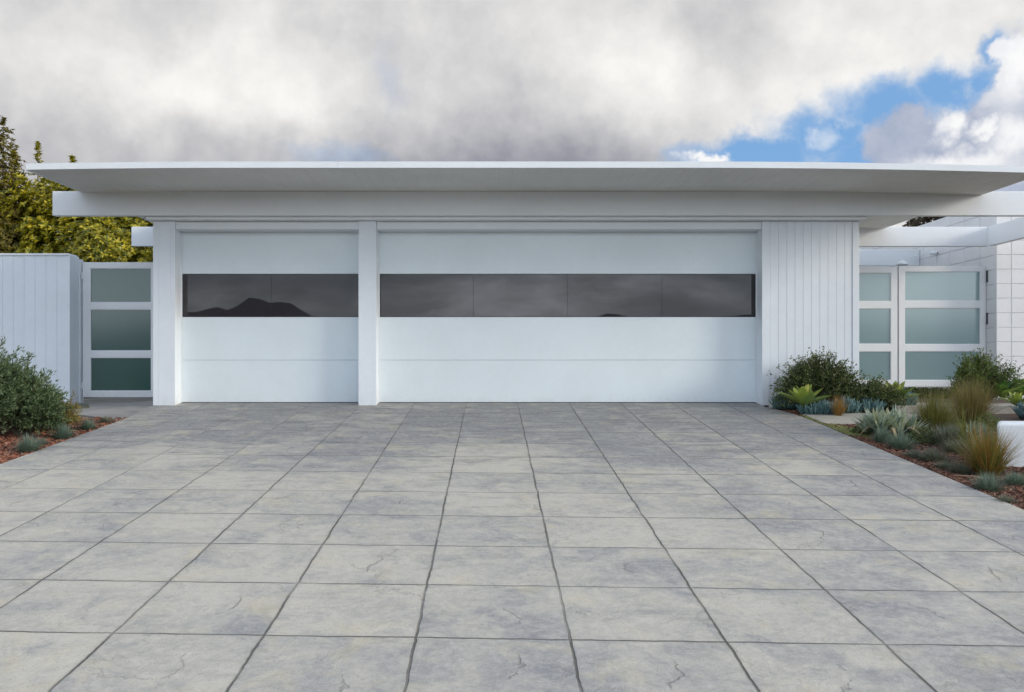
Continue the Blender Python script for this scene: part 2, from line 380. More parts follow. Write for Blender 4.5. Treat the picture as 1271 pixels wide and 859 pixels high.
# hills across the valley behind the viewer (the dark door glass mirrors them)
def hills():
    m = MB(); n = 160; D = 900
    rows = [(-1, -3), (.35, 0), (1, 1), (1.6, 0)]
    for i in range(n+1):
        x = -900+1800*i/n
        def pk(c, w, h): return h*math.exp(-((x-c)/w)**2)
        h = 42+pk(-252, 62, 30)+pk(-330, 60, 12)+pk(95, 60, 11)+pk(165, 60, 8)+pk(262, 45, 13)+pk(430, 120, 18)+14*mn.noise((x*.012, 0, 5))+7*mn.noise((x*.045, 0, 8))+3*mn.noise((x*.15, 0, 8))
        m.v += [(x*.9, -D+160, -3), (x*.95, -D+70, h*.45+5*mn.noise((x*.03, 4, 0))), (x, -D, h), (x*1.05, -D-120, -3)]
    for i in range(n):
        for j in range(3): a = i*4+j; m.f.append((a, a+1, a+5, a+4))
    tag(m.build('hills', M_hills, smooth=True), kind='structure')
hills()

# ------------------------------------------------------------------ the house
YW, YD, YB = 11.17, 11.40, 11.0
ZB0, ZB1 = 2.411, 2.722
xl, xr = -4.368, 4.75
house = thing('garage_house', 'long low white flat-roofed garage with two wide doors and a deep roof overhang', 'house', (0, 12, 0))

def roof():
    x0, x1, yf, yb = -5.22, 6.25, 9.72, 18.2
    def dr(x, y):                       # the thin overhang drops a little at its two tips
        k = max(0, min(1, (11.0-y)/1.28)); return -k*(.022*max(0, (-x-2.8)/2.4)**2 + .062*max(0, (x-2.2)/4.05)**2)
    zs = ZB1
    # soffit with board seams running front to back
    gu = [x0+.14*i for i in range(1, 83)]
    nx = len(gu)
    def place(u, v, d): return (u, v, zs+dr(u, v)+d)
    m = grooved(x0+.02, x1-.02, yf+.02, yb, gu, [], .004, .003, .045, place)
    # finer front-to-back subdivision so the droop is smooth
    s = m.build('soffit', M_soffit, house)
    f = MB(); N = 60
    def rail(pts, outw):
        b = len(f.v)
        for (x, y) in pts:
            z = zs+dr(x, y)
            for (o, h) in ((0, -.006), (-.02, -.006), (-.02, .064), (0, .064)): f.v.append((x+outw[0]*-o, y+outw[1]*-o, z+h))
        for i in range(len(pts)-1):
            for j in range(4): f.f.append((b+i*4+j, b+i*4+(j+1) % 4, b+(i+1)*4+(j+1) % 4, b+(i+1)*4+j))
        f.f.append((b, b+1, b+2, b+3)); f.f.append((b+len(pts)*4-1, b+len(pts)*4-2, b+len(pts)*4-3, b+len(pts)*4-4))
    xj = XX(420, 9.72)
    rail([(x0+(xj-.0012-x0)*i/30, yf) for i in range(31)], (0, -1))
    f.build('fascia', M_white, house)
    f = MB(); rail([(xj+.0012+(x1-xj-.0012)*i/40, yf) for i in range(41)], (0, -1)); f.build('fascia', M_white, house)
    f = MB(); rail([(x0, yf+.022+(yb-yf)*i/20) for i in range(21)], (-1, 0)); f.build('fascia', M_white, house)
    f = MB(); rail([(x1, yf+.022+(yb-yf)*i/20) for i in range(21)], (1, 0)); f.build('fascia', M_white, house)
    t = MB(); b = 0; n = 40
    for i in range(n+1):
        x = x0+.02+(x1-x0-.04)*i/n
        for y in (yf+.022, 10.4, 11.0, yb): t.v.append((x, y, zs+dr(x, y)+.055))
    for i in range(n):
        for j in range(3): a = i*4+j; t.f.append((a, a+4, a+5, a+1))
    t.build('roof_membrane', M_soilroof, house)
roof()

def beam(x0, x1, y0, y1, name='beam'):
    return MB().box(x0, x1, y0, y1, ZB0, ZB1-.002).build(name, M_white, house, bevel=.006)
beam(XX(65, 11.0), 8.9, 11.0, 11.09)
beam(XX(163, 13.75), 7.885, 13.75, 13.84)
beam(-5.7, 8.09, 16.35, 16.44)
beam(7.89, 7.98, 11.093, 13.747, 'rafter')
# walls of the box itself
def wall():
    MB().box(xl, xr, 11.092, 11.19, 2.41, ZB1-.004).build('wall', M_side, house)          # plate over the doors, behind the beam
    MB().box(xl, xl+.12, 11.45, 17.4, 0, ZB1-.004).build('wall', M_side, house)
    MB().box(xr-.12, xr, 11.30, 17.4, 0, ZB1-.004).build('wall', M_side, house)
    MB().box(xl+.122, xr-.122, 17.28, 17.4, 0, ZB1-.004).build('wall', M_side, house)
    MB().box(xl+.122, xr-.122, 11.46, 17.27, -.1, -.01).build('floor_slab', M_inside, house)
wall()
MB().box(-4.43, 4.80, 11.075, 11.25, 2.372, 2.4095).build('drip_trim', M_white, house, bevel=.003)
front = lambda Y: (lambda u, v, d: (u, Y+d, v))
# posts (boarded faces, the right-hand one narrow)
def post(x0, x1, gr, z1=2.37):
    m = grooved(x0, x1, -.01, z1, gr, [], .004, .004, .26, front(YW)); m.build('post', M_side, house)
post(xl, -4.087, [-4.30, -4.14])
post(-1.716, -1.487, [])
post(3.495, 3.583, [])
# casings round the two openings
MB().box(-4.085, -1.718, 11.195, 11.40, 2.268, 2.369).build('header', M_white, house, bevel=.004)
MB().box(-1.485, 3.493, 11.195, 11.40, 2.268, 2.369).build('header', M_white, house, bevel=.004)
# T and G siding right of the doors
sid = grooved(3.586, 4.66, .245, 2.37, [3.60+.107*i for i in range(0, 11)], [], .0045, .005, .1, front(YW+.012))
o = sid.build('siding', M_side, house); 
MB().box(4.663, xr, YW+.004, YW+.12, -.02, 2.37).build('corner_board', M_side, house, bevel=.004)
MB().box(3.586, 4.66, YW+.024, YW+.11, -.05, .238).build('base_board', M_side, house, bevel=.004)

def garage_door(x0, x1, npan, label):
    d = bpy.data.objects.new('garage_door', None); d.location = ((x0+x1)/2, YD-12, 0); col.objects.link(d); d.parent = house; d['label'] = label
    zs = [2.300, 1.7126, 1.1447, .5768, .022]
    for i in range(4):
        a, b_ = zs[i+1]+.0012, zs[i]-.0012
        if i == 1: continue
        MB().box(x0+.004, x1-.004, YD+.002, YD+.045, a, b_).build('door_section', M_door, d, bevel=.0025)
    a, b_ = zs[2]+.002, zs[1]-.002
    MB().box(x0+.004, x1-.004, YD+.012, YD+.045, a, b_).build('window_rail', M_hinge, d)
    w = (x1-x0-.008)/npan
    for k in range(npan):
        u0 = x0+.004+w*k+.002; u1 = x0+.004+w*(k+1)-.002
        MB().box(u0, u1, YD+.004, YD+.0118, a+.004, b_-.004).build('window_pane', M_tint, d)
    MB().box(x0+.004, x1-.004, YD+.004, YD+.04, -.001, .0215).build('rubber_seal', M_rubber, d)
    MB().box(x0+.001, x0+.016, YD-.012, YD-.001, .02, 2.266).build('weather_strip', M_white, d)
    MB().box(x1-.016, x1-.001, YD-.012, YD-.001, .02, 2.266).build('weather_strip', M_white, d)
garage_door(-4.087, -1.716, 2, 'narrower white sectional garage door with two dark panes')
garage_door(-1.487, 3.495, 4, 'wide white sectional garage door with four dark panes')

# ------------------------------------------------------------------ gates, fence, walls
def frame_panel(name, label, cat, x0, x1, Y, ztop, zbot, panes, px0, px1, mat, frame_mat):
    t = thing(name, label, cat, ((x0+x1)/2, Y, 0))
    m = MB()                                         # one welded frame: a sheet with window holes, extruded
    zc = [zbot]+[z for p in panes for z in p]+[ztop]; zc = sorted(zc)
    xc = [x0, px0, px1, x1]; y0, y1 = Y, Y+.045
    nz = len(zc); hole = lambda i, j: i == 1 and j % 2 == 1
    idx = lambda i, j, k: (i*nz+j)*2+k
    for x in xc:
        for z in zc: m.v += [(x, y0, z), (x, y1, z)]
    for i in range(3):
        for j in range(nz-1):
            if hole(i, j):
                for (a, b_) in (((i, j), (i+1, j)), ((i+1, j), (i+1, j+1)), ((i+1, j+1), (i, j+1)), ((i, j+1), (i, j))):
                    m.f.append((idx(*a, 0), idx(*b_, 0), idx(*b_, 1), idx(*a, 1)))
            else:
                m.f.append((idx(i, j, 0), idx(i+1, j, 0), idx(i+1, j+1, 0), idx(i, j+1, 0)))
                m.f.append((idx(i, j, 1), idx(i, j+1, 1), idx(i+1, j+1, 1), idx(i+1, j, 1)))
    for i in range(3):
        for j, s in ((0, 1), (nz-1, -1)):
            q = (idx(i, j, 0), idx(i, j, 1), idx(i+1, j, 1), idx(i+1, j, 0)); m.f.append(q if s > 0 else q[::-1])
    for j in range(nz-1):
        for i, s in ((0, -1), (3, 1)):
            q = (idx(i, j, 0), idx(i, j, 1), idx(i, j+1, 1), idx(i, j+1, 0)); m.f.append(q if s < 0 else q[::-1])
    m.build('frame', frame_mat, t, bevel=.003)
    for a, b_ in panes:
        lo, hi = min(a, b_), max(a, b_)
        MB().box(px0+.001, px1-.001, Y+.018, Y+.028, lo+.001, hi-.001).build('frosted_pane', mat, t)
        g = .008                                     # glazing bead, mitred ring
        r = MB(); A = [(px0, lo), (px1, lo), (px1, hi), (px0, hi)]; B = [(px0+g, lo+g), (px1-g, lo+g), (px1-g, hi-g), (px0+g, hi-g)]
        for yy in (Y+.006, Y+.0175):
            r.v += [(x, yy, z) for x, z in A]+[(x, yy, z) for x, z in B]
        for k in range(4):
            k2 = (k+1) % 4
            r.f += [(k, k2, 4+k2, 4+k), (8+k, 12+k, 12+k2, 8+k2), (k, 8+k, 8+k2, k2), (4+k, 4+k2, 12+k2, 12+k)]
        r.build('glazing_bead', frame_mat, t)
    return t
YG = 12.8
zz = lambda *a: [ZZ(p, YG) for p in a]
gl = frame_panel('side_gate', 'narrow white framed gate with three dark green frosted panes beside the boarded fence', 'gate',
    XX(103, YG), XX(192, YG), YG, ZZ(325.5, YG), ZZ(493, YG),
    [zz(332.8, 375.5), zz(383.8, 435.5), zz(443.8, 485.3)], XX(112, YG), XX(187.6, YG), M_frostdark, M_gatep)
for zc in (ZZ(342, YG), ZZ(478, YG)):
    MB().tube([(XX(102.3, YG), YG-.012, zc-.05), (XX(102.3, YG), YG-.012, zc+.05)], .010, 8).build('hinge', M_gatep, gl, smooth=False)
MB().box(XX(192.3, YG), XX(199, YG), YG, YG+.07, -.02, ZZ(325.5, YG)).build('gate_jamb', M_gatep, gl, bevel=.004)

fence = thing('boarded_fence', 'white vertical board fence with a flat cap behind the big grey-green shrub', 'fence', (-7.5, 12.5, 0))
YF = 12.5; xe = XX(86, YF)
fb = [xe-.02-.158*i for i in range(1, 40)]
grooved(-12, xe-.012, -.05, ZZ(317.5, YF), fb, [], .005, .008, .2, front(YF)).build('board_panel', M_side, fence)
MB().box(-12, xe-.005, YF-.014, YF+.25, ZZ(317.3, YF), ZZ(314.6, YF)).build('cap', M_white, fence, bevel=.004)
MB().box(xe-.010, xe+.012, YF-.008, YF+.27, -.05, ZZ(316, YF)).build('end_board', M_side, fence, bevel=.004)
MB().box(xe-.01, xe+.03, YF+.272, YF+.38, -.05, ZZ(322, 12.8)).build('end_post', M_side, fence, bevel=.004)

# frosted screen and gate to the right
YR = 14.15
zr = lambda *a: [ZZ(p, YR) for p in a]
scr = frame_panel('glass_screen', 'narrow fixed white screen with three frosted panes between garage wall and gate post', 'screen',
    XX(1055, YR), XX(1113.6, YR), YR, ZZ(331.3, YR), ZZ(480, YR), [zr(338.4, 374), zr(382.7, 427), zr(436, 472)], XX(1062, YR), XX(1106, YR), M_frost, M_gatep)
MB().box(XX(1055, YR), XX(1059, YR), YR+.002, YR+.043, -.03, ZZ(480.2, YR)).build('foot', M_gatep, scr)
eg = frame_panel('entry_gate', 'wide white entry gate with three frosted panes hinged on the block wall', 'gate',
    XX(1116, YR), XX(1223.3, YR), YR, ZZ(330.2, YR), ZZ(480, YR), [zr(337, 373.4), zr(382, 427.4), zr(435.8, 472)], XX(1123, YR), XX(1217, YR), M_frost, M_gatep)
MB().box(XX(1115.6, YR), XX(1121.6, YR), YR+.047, YR+.11, -.05, ZZ(331, YR)).build('latch_post', M_gatep, eg, bevel=.003)
for p in (343, 395.5):
    MB().tube([P(1225.3, p+7, YR-.02), P(1225.3, p-7, YR-.02)], .017, 8).build('hinge', M_hinge, eg)
    MB().box(XX(1220, YR), XX(1225, YR), YR-.006, YR-.0005, ZZ(p+6, YR), ZZ(p-6, YR)).build('hinge_leaf', M_gatep, eg)
lt = thing('path_light', 'small white shell-shaped lamp on a stem above the gate post', 'lamp', P(1119, 340, 14.5))
def capshape():
    m = MB(); n = 14; c = Vector(P(1120, 329, 14.5))
    prof = [(0, .075), (.025, .073), (.05, .056), (.066, .022), (.07, 0), (.058, .005), (.0, .035)]
    for r, z in prof:
        for k in range(n):
            a = 2*math.pi*k/n; m.v.append((c.x+(r*1.0)*math.cos(a)+.02*(r > .05)*math.cos(a), c.y+r*math.sin(a), c.z+z))
    for i in range(len(prof)-1):
        for k in range(n): m.f.append((i*n+k, i*n+(k+1) % n, (i+1)*n+(k+1) % n, (i+1)*n+k))
    m.build('lamp_cap', M_white, lt, smooth=True)
capshape(); MB().tube([P(1118, 490, 14.5), P(1118, 326, 14.5)], .014, 8).build('stem', M_white, lt)

# painted block wall with a return
bw = thing('block_wall', 'white painted stack-bond block wall closing the yard on the right', 'wall', (9, 13.87, 0))
XW, YC, ZT = 8.10, 13.87, 3.17
ch = 18.05*YC/F; z0 = ZZ(316.2, YC)
gz = [z0-ch*i for i in range(-6, 16)]
grooved(XW, 12.5, -.1, ZT, [XW+18.2*YC/F+.235*i*2-.0 for i in range(0, 10)], gz, .008, .012, .08, front(YC)).build('wall_face', M_block, bw)
gy = [YC+.47*i for i in range(1, 30)]
grooved(YC+.0815, 24, -.1, ZT, gy, gz, .009, .014, .08, lambda u, v, d: (XW+d, u, v)).build('side_face', M_block, bw).data.flip_normals()
MB().box(XW+.081, 12.5, YC+.081, 24, -.1, ZT-.01).build('core', M_block, bw)
sp = thing('wall_camera', 'little round white security camera on a thin arm high on the block wall', 'camera', P(1164, 313, 14.6))
cy = XW*F/(1164-CX)
c = Vector((XW, cy, ZZ(314, cy)))
MB().tube([c+Vector((-.14, 0, 0)), c+Vector((-.13, 0, .0)), c+Vector((-.03, 0, 0))], [.03, .036, .036], 12).build('camera_body', M_white, sp)
MB().tube([c+Vector((-.03, 0, 0)), c+Vector((0, 0, 0))], .012, 8).build('bracket', M_hinge, sp)
MB().tube([c+Vector((-.1, .0, .02)), c+Vector((-.1, .5, .03)), c+Vector((-.1, 1.2, .03)), c+Vector((-.05, 1.5, .16))], .006, 6).build('conduit', M_gatep, sp)

# low garden wall at the right edge
LW = MB(); yq = 7.43; xq = 4.34
pts = [(xq, yq), (9.0, yq-.25), (9.0, yq+.05), (xq+.18, yq+.30)]
LW.prism(pts, -.7, -.002)
lw = LW.build('garden_wall', M_stucco, bevel=.03); lw.modifiers[0].segments = 4
tag(lw, 'low smooth white garden wall at the edge of the planting behind the orange-green grass', 'wall')

# ------------------------------------------------------------------ plants
def rdir(zmin=-.2):
    while True:
        v = Vector((R.gauss(0,1), R.gauss(0,1), R.gauss(0,1))).normalized()
        if v.z > zmin: return v
def shrub(name, label, base, rad, hgt, mat, ntw, leafL, leafW, cat='shrub', lumps=6, lean=(0, 0), nleaf=22, narrow=False, group=None, core=.35):
    t = thing(name, label, cat, base, group)
    st, lf = MB(), MB(); b = Vector(base)
    L = []
    for q in range(lumps):
        fx = -1+2*(q+.5)/lumps; L.append((b+Vector((fx*.62*rad[0]+lean[0]*.5, R.uniform(-.5,.5)*rad[1], hgt*(.20+.42*(1-abs(fx)**1.2)*R.uniform(.45, 1)))), R.uniform(.34,.5)))
    for k in range(ntw):
        c, s = L[k % lumps]; d = rdir(-.5)
        rr = R.random()**.4
        e = c+Vector((d.x*rad[0]*s*rr, d.y*rad[1]*s*rr, d.z*hgt*s*.85*rr))
        if R.random() < .2: e += (e-c)*.25+Vector((0, 0, hgt*R.uniform(.02, .14)))       # stray shoots
        if e.z < b.z+.03: e.z = b.z+.03+R.random()*.1*hgt
        e.x += lean[0]*(e.z-b.z)/hgt
        root = b+Vector((R.gauss(0, .05)*rad[0], R.gauss(0, .05)*rad[1], 0))
        mid = root.lerp(e, .55)+Vector((0, 0, .10*hgt))+Vector((R.gauss(0, .03), R.gauss(0, .03), 0))
        if k % 3 == 0: st.tube([root, mid, e], [.008, .005, .002], 4, False)
        dirn = (e-mid).normalized()
        ln = (e-mid).length*.9
        for i in range(nleaf):
            f = 1-R.random()**1.3*min(1, .26/max(ln, .05)); p = mid.lerp(e, f)+Vector((R.gauss(0,.012), R.gauss(0,.012), R.gauss(0,.012)))
            d2 = (dirn*(.9 if narrow else .5)+rdir(-1)*.75+Vector((0, 0, .25))).normalized()
            lf.leaf(p, d2, rdir(-1), leafL*R.uniform(.6, 1.2), leafW*R.uniform(.7, 1.2), R.uniform(0, .3))
    st.build('stems', M_bark, t); lf.build('foliage', mat, t)
    return t
def tuft(name, mat, n, L, W, spread, droop, base_r, seg=4, up=1.0):
    m = MB()
    for _ in range(n):
        a = R.uniform(0, 2*math.pi); tl = abs(R.gauss(0, spread))
        d = Vector((math.cos(a)*tl, math.sin(a)*tl, up)).normalized(); r = base_r*R.random()**.6
        p = (math.cos(a)*r, math.sin(a)*r, -.01)
        m.blade(p, d, L*R.uniform(.5, 1.12), W*R.uniform(.6, 1.3), droop*R.uniform(.3, 1.3), seg)
    return m
def put(o, loc, s=1, rz=0, label=None, cat=None, group=None, sz=None):
    o.location = loc; o.scale = (s, s, sz or s); o.rotation_euler.z = rz; tag(o, label, cat, group); return o

# left bed
shrub('grey_green_shrub', 'big loose grey-green shrub at the left edge in front of the board fence', (-5.72, 9.05, grade(9.05)-.02), (1.15, .70), 1.2, M_shrubL, 3000, .052, .013, lumps=12, nleaf=26, narrow=True)
shrub('grey_green_shrub', 'lower grey-green shrub beside the end of the board fence', (-4.88, 9.0, grade(9.0)-.02), (.56, .42), .78, M_shrubL, 1500, .046, .012, lumps=7, nleaf=26, narrow=True)
shrub('yellowing_shrub', 'small yellow and orange tipped shrub near the foot of the side gate', (-4.62, 9.3, grade(9.3)-.02), (.17, .2), .46, M_shrubY, 200, .036, .010, lumps=4, nleaf=20, narrow=True)

fp = tuft('f', M_fesc, 1100, .19, .0042, .75, .8, .05).build('blue_fescue', M_fesc)
fp2 = tuft('f', M_fescd, 1000, .18, .0042, .8, .9, .06).build('blue_fescue', M_fescd)
first = {id(fp): 1, id(fp2): 1}
def fesc(px, py, w, label, proto=fp, sq=1.0):
    x, y, z = gpt(px, py)
    if first.pop(id(proto), 0): o = proto
    else: o = proto.copy(); col.objects.link(o)
    s = w*y/F/.27
    put(o, (x, y+.02, z-.02), s, R.uniform(0, 6.28), label, 'grass tuft', 'fescue tufts in the beds', s*sq)
fesc(34, 559, 34, 'pale blue-green grass tuft under the grey-green shrub nearest the viewer on the left')
fesc(50, 551, 22, 'small dull grass tuft on red mulch left of the drive, second from the viewer', fp2, .8)
fesc(78, 543, 30, 'blue-green grass tuft on red mulch in front of the lower left shrub')
fesc(108, 532, 24, 'small bright green-blue tuft on red mulch just right of the yellowing shrub')
fesc(131, 524, 20, 'dark grass tuft at the far tip of the left mulch bed', fp2, .8)
fesc(1119, 556, 34, 'blue-grey grass tuft in front of the silver strap-leaved clump')
fesc(1160, 571, 42, 'low green-grey tuft on open mulch by the edge of the drive', fp2, .7)
fesc(1188, 560, 38, 'green-grey tuft touching the left side of the orange-green grass', fp2, .8)
fesc(1172, 551, 44, 'dull purple-grey tuft behind the open mulch below the olive grass', fp2)
fesc(1196, 586, 36, 'dull tuft at the left foot of the orange-green grass', fp2, .8)
fesc(1228, 607, 36, 'bright blue-green tuft standing before the orange-green grass')
fesc(1262, 600, 34, 'blue-green tuft under the low white garden wall', fp, .8)
fesc(1143, 543, 34, 'shaded grey tuft between silver clump and olive grass', fp2, .9)

# right bed: shrubs
shrub('dark_green_shrub', 'rounded dark green shrub against the grooved siding beside the wide door', (4.10, 10.80, -.05), (.60, .32), .80, M_shrubR, 1500, .034, .015, lumps=11, nleaf=22)
shrub('dark_green_shrub', 'low sprawling dark green shrub between the siding corner and the gate', (4.72, 10.72, -.05), (.45, .3), .46, M_shrubR, 750, .030, .012, lumps=7, nleaf=20)
shrub('bright_green_shrub', 'rounded green shrub in front of the block wall and the entry gate hinge side', (6.62, 11.75, -.03), (.56, .4), .86, M_shrubR2, 1300, .034, .015, lumps=7, nleaf=20)

def agave(px, py, Y, size, label, name='foxtail_agave', mat=M_agave, n=14, cat='agave'):
    x, z = XX(px, Y), grade(Y); m = MB()
    for k in range(n):
        a = k*2.39996+R.uniform(-.1, .1); t = k/n; el = .38+1.05*t**.8+R.uniform(-.06, .06)
        L = size*(1-.28*t)*R.uniform(.9, 1.08); W = L*.42; rows = 8
        d = Vector((math.cos(a)*math.cos(el), math.sin(a)*math.cos(el), math.sin(el)))
        side = Vector((-math.sin(a), math.cos(a), 0)); nrm = side.cross(d).normalized()
        if nrm.z < 0: nrm = -nrm
        b = len(m.v); base = Vector((x, Y, z+.10*size/.3*.6+.02))
        for i in range(rows+1):
            s = i/rows; w = W*.5*(max(0, math.sin(math.pi*min(1, (.18+.82*s)**1.15)))**.8) if i < rows else .0005
            cpt = base+d*L*s-nrm*(.18*L*math.sin(math.pi*s*.5)**2*(-.35 if el > .9 else .35))
            m.v += [tuple(cpt-side*w+nrm*w*.5), tuple(cpt-nrm*.004*(1-s)), tuple(cpt+side*w+nrm*w*.5)]
        for i in range(rows):
            q = b+i*3; m.f += [(q, q+1, q+4, q+3), (q+1, q+2, q+5, q+4)]
    o = m.build(name, mat, smooth=True)
    return tag(o, label, cat)
agave(998, 515, 10.38, .36, 'yellow-green agave rosette in front of the dark shrub by the wide door')
agave(1112, 500, 10.80, .34, 'yellow-green agave rosette below the gate post')
agave(1262, 512, 10.6, .24, 'yellow-green agave rosette cut by the right edge above the garden wall')
agave(1244, 492, 11.6, .30, 'broad-leaved green rosette at the foot of the block wall', 'leafy_rosette', M_lush, 26, 'plant')
agave(1266, 492, 11.9, .32, 'broad-leaved green rosette by the block wall at the right edge', 'leafy_rosette', M_lush, 26, 'plant')
agave(1222, 489, 12.1, .22, 'small yellow-green rosette just right of the tall bronze grass', 'leafy_rosette', M_agave, 18, 'plant')

def chalk(x, y, rx, ry, n, L, label):
    m = MB()
    for _ in range(n):
        a = R.uniform(0, 6.283); r = R.random()**.5
        p = Vector((x+rx*r*math.cos(a), y+ry*r*math.sin(a), grade(y)-.01+.05*(1-r)))
        d = Vector((math.cos(a)*r*.5+R.gauss(0,.25), math.sin(a)*r*.5+R.gauss(0,.25), 1)).normalized(); l = L*1.3*R.uniform(.6, 1.2)
        if R.random() < .5: p.z += .035*(1-r)
        m.tube([p, p+d*l*.35, p+d*l*.8+Vector((0,0,.008)), p+d*l+Vector((0,0,.014))], [.005, .0075, .006, .0015], 5)
    return tag(m.build('chalk_stick_succulent', M_chalk, smooth=True), label, 'succulent', 'blue chalk stick clumps in the right bed')
chalk(3.72, 10.85, .17, .10, 380, .10, 'blue chalk stick clump at the foot of the door jamb, nearest the wide garage door')
chalk(3.95, 10.42, .22, .09, 420, .09, 'blue chalk stick clump spilling round the base of the left agave')
chalk(4.30, 10.52, .13, .09, 260, .10, 'small blue chalk stick clump left of the little orange grass')
chalk(4.62, 10.62, .15, .10, 280, .10, 'blue chalk stick clump right of the little orange grass')
chalk(5.05, 11.0, .30, .14, 520, .13, 'blue chalk stick mat under the agave by the gate post')
chalk(6.35, 10.1, .17, .12, 280, .12, 'blue chalk stick clump behind the corner of the garden wall')
chalk(6.75, 10.0, .20, .12, 320, .12, 'blue chalk stick clump at the right edge behind the garden wall')
chalk(4.62, 8.72+.55, .10, .08, 180, .07, 'small blue chalk stick clump left of the silver strap-leaved clump')

def clump(px, py, proto_args, label, name, mat, cat='grass', dy=0):
    x, y, z = gpt(px, py); o = tuft('t', mat, *proto_args).build(name, mat)
    o.location = (x, y+dy, z-.01); return tag(o, label, cat)
fesc(1098, 548, 30, 'blue-green tuft by the drive edge, left of the silver strap-leaved clump')
fesc(1136, 566, 26, 'small green-grey tuft on open mulch between two larger tufts', fp2, .7)
fesc(1176, 580, 30, 'low dull tuft by the drive edge left of the orange-green grass', fp2, .6)
fesc(1186, 543, 36, 'grey-green tuft in the shade between olive and bronze grass', fp2, .9)
fesc(1216, 548, 36, 'blue-green tuft directly behind the orange-green grass', fp, 1.1)
fesc(1250, 622, 26, 'small green-grey tuft low at the right edge near the drive', fp2, .7)
def low_mat(px, py, w, h, n, label, mat):
    x, y, z = gpt(px, py); m = MB()
    for _ in range(n):
        a = R.uniform(0, 6.283); q = R.random()**.5
        p = Vector((x+w*q*math.cos(a), y+w*.7*q*math.sin(a), z+R.random()*h*(1-q*q)-.01)); m.leaf(p, rdir(-.1), rdir(-1), .03*R.uniform(.6, 1.3), .009, .2)
    tag(m.build('low_shrublet', mat), label, 'plant', 'low shrublets filling the right bed')
low_mat(1080, 536, .20, .16, 1500, 'low dark shrublet between the mossy strip and the silver clump', M_shrubR)
low_mat(1148, 548, .24, .16, 1800, 'low dark shrublet at the foot of the olive grass', M_shrubR)
low_mat(1178, 536, .22, .20, 1600, 'low green shrublet between olive grass and bronze grass', M_shrubR2)
low_mat(1226, 533, .20, .20, 1500, 'low green shrublet at the near corner of the garden wall', M_shrubR2)
clump(1160, 538, (1200, .50, .0045, .42, .75, .09, 5), 'rounded olive-green grass clump between the silver clump and the bronze grass', 'ornamental_grass', M_grass1)
clump(1205, 524, (1400, .53, .0045, .42, .75, .12, 5), 'tall bronze grass clump in front of the green shrub by the block wall', 'ornamental_grass', M_grass2)
clump(1226, 588, (1100, .43, .005, .50, .75, .07, 5), 'orange and green grass clump in front of the low white garden wall', 'ornamental_grass', M_grass3)
clump(1041, 516, (300, .27, .004, .45, .5, .02, 4), 'little upright orange grass tuft between two blue chalk stick clumps', 'ornamental_grass', M_grass4)
clump(1200, 556, (60, .40, .008, .35, .3, .05, 5), 'sparse pale upright grass shoots behind the orange-green clump', 'ornamental_grass', M_grass1)

def straps(px, py, label, name, mat, n, size, rx, ry, cat='plant', dry=0):
    x, y, z = gpt(px, py); t = thing(name, label, cat, (x, y, z)); m = MB(); dm = MB()
    for k in range(n):
        a0 = R.uniform(0, 6.283); r = R.random()**.5; c = Vector((x+rx*r*math.cos(a0), y+ry*r*math.sin(a0), z+.02+.10*(1-r)))
        for j in range(11):
            a = R.uniform(0, 6.283); tl = R.uniform(.15, 1.3)
            d = Vector((math.cos(a)*tl, math.sin(a)*tl, 1)).normalized()
            m.blade(c, d, size*R.uniform(.7, 1.15), size*.10, R.uniform(.1, .8), 5)
    for k in range(dry):
        a = R.uniform(0, 6.283); d = Vector((math.cos(a), math.sin(a)-.4, .4)).normalized()
        dm.blade((x+rx*.7*math.cos(a), y+ry*.6*math.sin(a)-.1, z+.10), d, size*1.0, .022, 1.6, 6)
    m.build('leaves', mat, t)
    if dry: dm.build('dry_leaves', M_dryleaf, t)
straps(1102, 541, 'silver-green strap-leaved clump with dry curled leaves beside the drive', 'strap_leaf_clump', M_silver, 42, .24, .25, .20, dry=16)
straps(1212, 556, 'small blue-green strap-leaved plant just behind the orange-green grass', 'strap_leaf_clump', M_fesc, 9, .20, .10, .10)

# shady ground cover under the gates
def cover(name, x0, x1, y0, y1, n, h, mat):
    m = MB()
    for _ in range(n):
        p = Vector((R.uniform(x0, x1), R.uniform(y0, y1), -.03+R.random()*h)); m.leaf(p, rdir(-.3), rdir(-1), .07*R.uniform(.6, 1.3), .03, .2)
    tag(m.build(name, mat), kind='stuff')
cover('ground_cover', 4.9, 8.05, 14.6, 16.2, 7000, .12, M_shrubR)
cover('leaf_litter', -9.5, -6.9, 9.5, 12.3, 1200, .03, M_dryleaf)
def litter():
    m = MB()
    for _ in range(900):
        y = R.uniform(5.2, 9.8); x = 3.74+R.random()*2.6
        m.leaf((x, y, grade(y)-.004+R.random()*.012), Vector((R.gauss(0,1), R.gauss(0,1), R.gauss(0,.15))).normalized(), Vector((R.gauss(0,.2), R.gauss(0,.2), 1)), R.uniform(.015, .05), R.uniform(.003, .012), .2)
    tag(m.build('leaf_litter', M_dryleaf), kind='stuff')
litter()
st = MB().tube([gpt(1185, 591), Vector(gpt(1208, 594))+Vector((0, 0, .012)), gpt(1232, 597)], [.006, .007, .004], 6).build('fallen_stick', M_stick)
st.location.z += .006; tag(st, 'short pale dry stick lying on the mulch in front of the blue tuft', 'stick')

